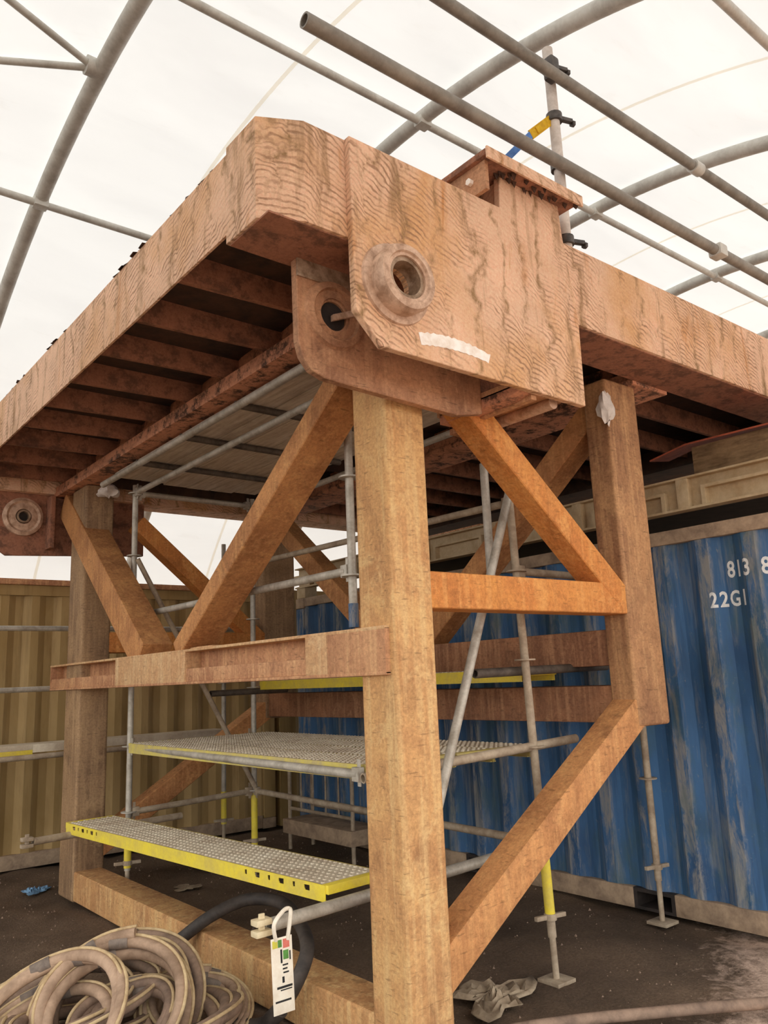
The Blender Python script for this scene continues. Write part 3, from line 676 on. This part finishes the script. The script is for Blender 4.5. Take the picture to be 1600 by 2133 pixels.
# diagonals
ledger((2.66, 6.64, 2.77), (3.79, 6.64, .78), 'diagonal scaffold brace between the two far standards', 'tubedust', False, .022, 'scaffold diagonals', 'scaffold_diagonal')
ledger((3.63, 3.235, 2.77), (2.80, 3.25, .72), 'diagonal scaffold brace running down behind the front column', 'tube', False, .026, 'scaffold diagonals', 'scaffold_diagonal')
# end castings on the two poking transoms
def claw(p, d, mat, label):
    t = thing('end_coupler', label, 'coupler', tuple(p), 'tube end couplers')
    p, d = Vector(p), Vector(d)
    for dz in (-.022, .022): MB().bar(p-d*.07+Vector((0, 0, dz)), p+d*.01+Vector((0, 0, dz)), (0, .028, 0), (0, 0, .013)).build('jaw', mat, t, .006)
    MB().bar(p-d*.03-Vector((0, 0, .04)), p-d*.03+Vector((0, 0, .055)), (0, .006, 0), d*.014).build('wedge', mat, t, .003)
    return t
claw((1.93, 3.285, .655), (1, .05, 0), 'cream', 'cream end coupler on the transom with the white tag')
claw((1.79, 6.28, .655), (1, 0, 0), 'tubedust', 'dusty end coupler on the transom poking out beside the left column')

# perforated planks
def plank_mesh(L, Wd):
    """tread with round raised perforations, runs along +Y from 0"""
    m = MB(); px, py = .04, .0405; nx_, ny_ = int(Wd/px), int(L/py); px, py = Wd/nx_, L/ny_
    for j in range(ny_):
        for i in range(nx_):
            cx, cy = (i+.5)*px, (j+.5)*py; o = len(m.v)
            sq = [(-.5, -.5), (0, -.5), (.5, -.5), (.5, 0), (.5, .5), (0, .5), (-.5, .5), (-.5, 0)]
            m.v += [Vector((cx+a*px, cy+b*py, 0)) for a, b in sq]
            ro, ri = (.0125, .0085) if (i+j) % 2 == 0 else (.009, .0055)
            for r, z in ((ro, 0), (ri, .006)):
                for k in range(8):
                    t = math.radians(-135+45*k); m.v.append(Vector((cx+r*math.cos(t), cy+r*math.sin(t), z)))
            for k in range(8):
                k2 = (k+1) % 8
                m.f.append((o+k, o+k2, o+8+k2, o+8+k)); m.f.append((o+8+k, o+8+k2, o+16+k2, o+16+k))
    return m
def plank(x, y, z, L, Wd, label, slots=True, side='yellow', tm='tread'):
    t = thing('scaffold_plank', label, 'scaffold plank', (x+Wd/2, y+L/2, z-.07), 'perforated steel planks')
    m = plank_mesh(L-.10, Wd-.012)
    for v in m.v: v += Vector((x+.006, y+.05, z))
    m.build('tread', tm, t, ang=25)
    def slotted(xa, xb):
        holes = []
        if slots:
            for base in (.50, L-.72):
                for k in range(6):
                    u = y+base-.22+k*.105 if base > 1 else y+base-.22+k*.06+L-1.2+.0
                    w2, h2 = (.022, .022) if k % 2 == 0 else (.010, .020)
                    if base > 1: u = y+L-.16-k*.075
                    else: u = y+.16+k*.105
                    holes.append([(u-w2, z-.018-h2), (u+w2*.6, z-.018-h2), (u+w2, z-.018-h2*.5), (u+w2, z-.016), (u-w2, z-.014)])
        return MB().holed([(y+.02, z-.075), (y+L-.02, z-.075), (y+L-.02, z), (y+.02, z)], holes, 'X', xa, xb)
    slotted(x, x+.004).build('side_rail', side, t, smooth=False)
    slotted(x+Wd-.004, x+Wd).build('side_rail', side, t, smooth=False)
    MB().box(x+.004, x+.02, y+.03, y+L-.03, z-.075, z-.071).box(x+Wd-.02, x+Wd-.004, y+.03, y+L-.03, z-.075, z-.071).build('bottom_lip', side, t)
    for yy in (y, y+L-.05):
        MB().box(x+.004, x+Wd-.004, yy, yy+.05, z-.04, z+.001).build('end_cap', side, t, .004)
    return t
sp_ = plank(2.27, 3.33, .735, 3.06, .37, 'low perforated step plank with yellow sides, lying just above the sill beam')
sp_.rotation_euler.z = math.radians(4.5); sp_.location.x -= .09; sp_.location.y += .04
for i, nm in enumerate(('edge plank beside the left standards', 'second plank from the left standards', 'third plank from the left standards', 'plank next to the blue container side')):
    plank(2.625+.325*i, 3.46, 1.245, 3.21, .318, 'dusty perforated plank of the mid-height platform, '+nm, False, 'yellowdust')
plank(3.84, 3.42, 1.70, 3.22, .32, 'yellow edged plank seen edge-on in front of the right-hand side beams', False, 'yellow')
# timber boards under the platform
for i in range(6):
    x = 2.42+.228*i
    tag(MB().box(x, x+.222, 3.30+.05*R.random(), 6.55+.1*R.random(), 3.445, 3.483).build('scaffold_board', 'board', None, .004), 'grey timber scaffold board under the platform, '+('right beside the left girder', 'second from the left girder', 'third from the left girder', 'fourth from the left girder', 'fifth from the left girder', 'last before the blue container side')[i], 'board', 'timber boards under the platform')
for i, y in enumerate((3.55, 4.35, 5.15, 5.95)):
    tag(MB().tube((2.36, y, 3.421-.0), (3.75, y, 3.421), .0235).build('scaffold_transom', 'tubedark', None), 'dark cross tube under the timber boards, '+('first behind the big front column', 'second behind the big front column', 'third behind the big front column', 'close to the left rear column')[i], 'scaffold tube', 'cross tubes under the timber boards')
# walkway and guard tubes along the beige container
plank_y = 7.80
wk = thing('scaffold_walkway', 'narrow dusty walkway plank with yellow edge in front of the beige container', 'scaffold plank', (2.5, plank_y+.16, 1.1), 'perforated steel planks')
MB().box(.2, 4.15, plank_y+.02, plank_y+.34, 1.215, 1.23).build('tread', 'tread', wk, .003)
MB().box(.2, 2.2, plank_y, plank_y+.02, 1.135, 1.185).build('yellow_edge', 'yellow', wk, .003)
MB().box(2.2, 4.15, plank_y, plank_y+.02, 1.16, 1.23).build('side_rail', 'tread', wk, .003)
MB().box(.2, 2.2, plank_y, plank_y+.02, 1.185, 1.23).build('side_rail', 'tread', wk, .003)
ledger((.2, 7.86, 2.262), (4.4, 7.86, 2.265), 'upper guard tube running along the beige container', 'tube', False)
ledger((.2, 7.86, 1.708), (2.62, 7.86, 1.715), 'lower guard tube running along the beige container', 'tube', False)
ledger((.2, 7.78, 1.115), (4.3, 7.78, 1.135), 'scaffold tube under the walkway in front of the beige container', 'tubedust', False)
standard(.95, 7.92, .3, 2.4, (1.1, 1.7, 2.25), 'scaffold standard carrying the walkway by the beige container', 'tube', None, True, .3)
standard(4.15, 7.92, .3, 3.2, (1.1, 1.7, 2.25), 'scaffold standard at the far end of the walkway beside the rear column', 'tube', (.28, .6), True, .3)
# cage trolley against the blue container
cg = thing('cage_trolley', 'dusty tube cage trolley parked in the dark by the blue container', 'trolley', (4.85, 7.0, 0))
for y in (6.45, 7.55):
    for x in (4.72, 5.0): MB().tube((x, y, .0), (x, y, .98), .02).build('post', 'tubedust', cg)
for z in (.40, .92):
    for x in (4.72, 5.0): MB().tube((x, 6.45, z), (x, 7.55, z), .017).build('rail', 'tubedust', cg)
for i in range(4): MB().tube((4.72, 6.67+.22*i, .4), (4.72, 6.67+.22*i, .92), .009, 8).build('bar', 'tubedust', cg)
MB().box(4.66, 5.06, 6.4, 7.6, .16, .30).build('skid', 'rail', cg, .01)

# overhead scaffold tubes above the platform
def clampset(t, p, mat='clamp', hook=1):
    p = Vector(p)
    MB().lathe(p-Vector((0, 0, .025)), (0, 0, 1), [(.03, 0), (.047, 0), (.047, .05), (.03, .05)], 14).build('clamp_band', mat, t)
    MB().bar(p+Vector((.03, -.02, 0)), p+Vector((.115, -.035, .01)), (0, .014, 0), (0, 0, .012)).build('clamp_bolt', mat, t, .003)
    MB().lathe(p+Vector((.115, -.035, -.004)), (1, -.2, .2), [(.005, 0), (.02, 0), (.02, .018), (.005, .018)], 6).build('clamp_nut', mat, t)
ut = thing('scaffold_upright', 'pale upright scaffold tube with black clamps standing on the platform edge', 'scaffold tube', (3.49, 2.56, 4.0))
MB().tube((3.505, 2.555, 4.003), (3.495, 2.555, 5.34), .031, 18).build('tube', 'whiterag', ut)
for z in (4.075, 4.55, 4.87, 5.22): clampset(ut, (3.50, 2.555, z))
ot = thing('scaffold_tube', 'long grey horizontal tube with open end above the platform, clamped low on the upright', 'scaffold tube', (1.69, 2.478, 4.49))
MB().tube((1.687, 2.478, 4.49), (7.6, 2.478, 4.505), .036, 18).build('tube', 'overtube', ot)
MB().box(5.07, 5.17, 2.43, 2.526, 4.455, 4.54).build('coupler', 'frame', ot, .012)
o2 = thing('scaffold_tube', 'long grey horizontal tube clamped to the top of the upright under the roof', 'scaffold tube', (1.2, 2.48, 5.1))
MB().tube((1.2, 2.48, 5.085), (7.6, 2.48, 5.10), .034, 18).build('tube', 'overtube', o2)
MB().lathe((4.92, 2.48, 5.093), (1, 0, 0), [(.03, 0), (.046, 0), (.046, .1), (.03, .1)], 14).build('coupler', 'frame', o2)
m = MB().box(3.40, 3.47, 2.46, 2.53, 5.06, 5.20); m.build('clamp', 'clamp', o2, .012)
# ratchet strap
sp = thing('lashing_strap', 'blue and yellow lashing strap tied from the upright down to the platform', 'strap', (3.0, 2.6, 4.3))
a = Vector((3.47, 2.56, 4.85)); b = Vector((3.30, 2.58, 4.69)); c = Vector((2.87, 2.62, 4.215))
n_ = (b-a).cross(Vector((0, 1, 0))).normalized()
MB().bar(a, b, (0, .004, 0), n_*.028).build('yellow_band', 'yellowstrap', sp)
MB().bar(b, c, (0, .003, 0), n_*.02).build('blue_band', 'bluestrap', sp)
MB().bar(a+(b-a)*.35, a+(b-a)*.75, (0, .012, 0), n_*.02).build('ratchet', 'yellowstrap', sp, .004)

# ------------------------------------------------------------------ hoses
def coil(c, rad, axis, turns, r, wob, seed):
    rr = random.Random(seed); c = Vector(c); a = Vector(axis).normalized(); e = a.orthogonal().normalized(); g = a.cross(e); pts = []
    N = int(turns*18); ph = [rr.random()*6.28 for _ in range(6)]
    for i in range(N+1):
        t = i/18*2*math.pi
        k = rad*(1+wob*math.sin(t*.41+ph[0])+wob*.6*math.sin(t*1.13+ph[1])); h = wob*rad*1.3*math.sin(t*.53+ph[2])+wob*rad*.5*math.sin(t*2.07+ph[3])
        d = e*math.cos(t)*(1+.12*math.sin(ph[4]))+g*math.sin(t)*(1-.10*math.sin(ph[5]))
        p = c+d*k+a*h
        p.z = max(p.z, r+.004+.012*math.sin(t*3+ph[1]))
        pts.append(p)
    return spline(pts, 3)
def hose_coil(label, c, rad, axis, turns, r, wob, seed, mat, cord=True):
    pts = coil(c, rad, axis, turns, r, wob, seed); n = len(pts)
    t = thing('hose_coil', label, 'hose', (c[0], c[1], 0), 'coiled blasting hoses')
    MB().sweep(pts, r, 12).build('hose', mat, t, ang=80)
    if cord:
        off = []
        for i, p in enumerate(pts):
            d = (p-Vector(c)); d.normalize()
            q = p+(Vector((0, 0, .55))+d*.75).normalized()*(r+.006); off.append(q)
        MB().sweep(off, .008, 8).build('cord', 'cord', t, ang=80)
        for k in range(6, n-6, 26):
            p = pts[k]; d = (pts[k+1]-pts[k-1]).normalized()
            MB().sweep([p-d*.045, p-d*.04, p+d*.04, p+d*.045], r+.006, 12).build('tape_wrap', 'tape', t)
    return t
hose_coil('dusty pink blasting hose with pale cord, coiled and leaning on top of the hose heap', (1.56, 4.05, .23), .34, (-.42, -.55, .66), 3.4, .027, .10, 3, 'hose')
hose_coil('muddy grey hose coil with pale cord leaning against the pink coil', (1.66, 4.22, .20), .33, (-.40, -.42, .70), 3.4, .026, .12, 11, 'hose2')
hose_coil('brown hose coil lying flat at the bottom of the hose heap', (1.56, 4.02, .10), .42, (.05, .08, 1), 5.3, .030, .16, 21, 'hose2')
hose_coil('small dusty hose coil beside the sill beam at the edge of the heap', (1.96, 4.06, .12), .23, (-.1, -.3, 1), 4.2, .024, .16, 31, 'hose')
hose_coil('tangled hose coil on the far side of the heap, beside the left column', (1.40, 4.38, .13), .36, (-.2, .05, .9), 4.4, .026, .18, 41, 'hose2')
hose_coil('pale dusty hose coil at the outer end of the heap, farthest from the sill beam', (1.26, 4.10, .18), .32, (-.4, -.35, .8), 3.6, .027, .15, 52, 'hose')
hose_coil('grey hose coil wound small inside the middle of the heap', (1.60, 4.02, .17), .20, (-.3, -.3, .8), 3.6, .024, .15, 63, 'hose2')
# black hose over the sill beam
bp = [on(250, 2075, 'X', 2.02), on(318, 2003, 'X', 2.16), on(375, 1957, 'X', 2.28), on(440, 1908, 'X', 2.42), on(515, 1874, 'X', 2.62), on(585, 1880, 'X', 2.70), on(622, 1920, 'X', 2.55), on(640, 1968, 'X', 2.40), on(628, 2022, 'X', 2.31), on(592, 2090, 'X', 2.25), on(545, 2140, 'X', 2.2), on(470, 2190, 'X', 2.08)]
for p in bp:
    if 2.28 < p.x < 2.7: p.z = max(p.z, .285)
    p.z = max(p.z, .05)
bh = thing('rubber_hose', 'black rubber hose looping over the sill beam and under the step plank', 'hose', (2.3, 3.9, 0))
MB().sweep(spline(bp, 8), .036, 14).build('hose', 'rubber', bh, ang=80)
q0 = spline(bp, 8)
for k in (12, 76):
    d = (q0[k+1]-q0[k-1]).normalized(); MB().sweep([q0[k]-d*.06, q0[k]-d*.055, q0[k]+d*.055, q0[k]+d*.06], .040, 14).build('sleeve', 'rubber', bh)
gp = [on(900, 2200, 'Z', .03), on(1050, 2150, 'Z', .03), on(1200, 2126, 'Z', .035), on(1400, 2106, 'Z', .035), on(1560, 2092, 'Z', .035), on(1720, 2080, 'Z', .035)]
tag(MB().sweep(spline(gp, 10), .027, 12).build('ground_hose', 'hose2', None, ang=80), 'single dusty hose lying across the pale grit on open ground', 'hose')

# ------------------------------------------------------------------ scaffold tag
tg = thing('scaffold_tag', 'white inspection tag with small print hanging from the transom end', 'tag', (1.99, 3.26, .3))
TYT = 3.235
def tagpt(u, v):   # u 0..1 across, v 0..1 down the card
    c0 = on(564, 1958, 'Y', TYT); cx = Vector((.105, 0, 0)); cz = Vector((.012, 0, -.30))
    return c0+cx*u+cz*v
def tagq(u0, u1, v0, v1, dy, th=.004):
    m = MB(); ps = [tagpt(u0, v0), tagpt(u1, v0), tagpt(u1, v1), tagpt(u0, v1)]
    m.add([p+Vector((0, dy, 0)) for p in ps]+[p+Vector((0, dy+th, 0)) for p in ps], [(0, 1, 2, 3), (7, 6, 5, 4), (0, 4, 5, 1), (1, 5, 6, 2), (2, 6, 7, 3), (3, 7, 4, 0)]); return m
tagq(0, 1, 0, 1, 0).build('card', 'tag', tg, .002)
for u0, u1, v0, v1, mt in ((.06, .3, .03, .13, 'lime'), (.32, .5, .03, .13, 'green'), (.56, .86, .03, .15, 'red'), (.42, .5, .16, .34, 'ink'), (.55, .8, .18, .3, 'green'),
                           (.46, .56, .52, .60, 'ink'), (.5, .76, .36, .38, 'ink'), (.5, .72, .41, .43, 'ink'), (.52, .78, .46, .48, 'ink'), (.2, .92, .64, .67, 'ink'), (.36, .9, .685, .70, 'ink'), (.1, .84, .82, .845, 'ink'), (.84, .9, .2, .32, 'ink')):
    tagq(u0, u1, v0, v1, -.0012, .0012).build('print_mark', mt, tg)
a = tagpt(.25, 0); b = tagpt(.8, .02)
MB().sweep(spline([a+Vector((0, .002, -.01)), a+Vector((-.015, -.01, .06)), Vector((1.985, 3.245, .71)), Vector((2.02, 3.25, .712)), b+Vector((.01, -.01, .09)), b+Vector((0, .002, -.01))], 8), .009, 8).build('strap_loop', 'tag', tg)

# ------------------------------------------------------------------ litter
def rag(name, label, c, rad, h, mat, seed, squash=1.0, ang=0):
    rr = random.Random(seed); n, k = 26, 8; m = MB(); c = Vector(c); ph = [rr.random()*6.28 for _ in range(8)]
    for i in range(k+1):
        for j in range(n):
            t = 2*math.pi*j/n; r = rad*i/k*(1+.35*math.sin(3*t+ph[0])+.22*math.sin(5*t+ph[1])+.15*math.sin(8*t+ph[2]))
            x, y = r*math.cos(t), r*math.sin(t)*squash
            x, y = x*math.cos(ang)-y*math.sin(ang), x*math.sin(ang)+y*math.cos(ang)
            z = h*(.35+.3*math.sin(11*x/rad+ph[3])*math.cos(9*y/rad+ph[4])+.3*math.sin(5*t+3*i+ph[5]))*(1-.6*i/k)
            m.v.append(c+Vector((x, y, max(.002, z))))
    m.f = [(i*n+j, i*n+(j+1) % n, (i+1)*n+(j+1) % n, (i+1)*n+j) for i in range(k) for j in range(n)]
    o = m.build(name, mat, None, ang=60); sol = o.modifiers.new('thickness', 'SOLIDIFY'); sol.thickness = .004
    return tag(o, label, 'litter')
rag('crumpled_sheet', 'crumpled dusty sheet lying on the soil beside the front column', (3.37, 3.38, -.02), .24, .085, 'rag', 5, .8, .5)
rag('blue_sheet', 'small scrap of blue sheet on the soil behind the left column', (2.27, 7.80, -.01), .10, .06, 'bluerag', 8)
rag('paper_scrap', 'small brown scrap lying on the dark soil under the step plank', (3.26, 6.9, -.01), .10, .02, 'rag', 9)
def blob(name, label, c, r, mat, seed, par=None):
    rr = random.Random(seed); m = MB(); n, k = 12, 8; ph = [rr.random()*6 for _ in range(4)]
    for i in range(k+1):
        for j in range(n):
            a, b = math.pi*i/k, 2*math.pi*j/n
            q = 1+.28*math.sin(3*a+ph[0])*math.cos(2*b+ph[1])+.2*math.sin(5*b+ph[2]+2*a)
            m.v.append(Vector(c)+Vector((r[0]*q*math.sin(a)*math.cos(b), r[1]*q*math.sin(a)*math.sin(b), r[2]*q*math.cos(a))))
    m.f = [(i*n+j, i*n+(j+1) % n, (i+1)*n+(j+1) % n, (i+1)*n+j) for i in range(k) for j in range(n)]
    return tag(m.build(name, mat, None, ang=50), label, 'litter')
blob('cloth_wad', 'pale wad of cloth stuck to the top of the right front column', (4.14, 2.84, 3.28), (.06, .04, .09), 'whiterag', 2)
blob('plastic_sheet', 'pale crumpled plastic tucked over the left rear column head', (2.52, 6.98, 3.42), (.09, .10, .05), 'whiterag', 4)
# loose grit: countless small stones
m = MB()
for k in range(2600):
    x = R.uniform(1.2, 5.15); y = R.uniform(2.2, 8.6)
    r = .003+.010*R.random()**4; z = gz(x, y)
    t = R.random()*6; ps = [(x+r*math.cos(t+i*2.09), y+r*math.sin(t+i*2.09), z-.002) for i in range(3)]
    m.add(ps+[(x+r*.3*R.random(), y, z+r*(.6+.6*R.random()))], [(0, 1, 3), (1, 2, 3), (2, 0, 3), (0, 2, 1)])
g = m.build('loose_grit', 'hose2', None, smooth=False); g['kind'] = 'stuff'; tag(g, 'small pale grit and stones scattered over the dark soil', 'grit')
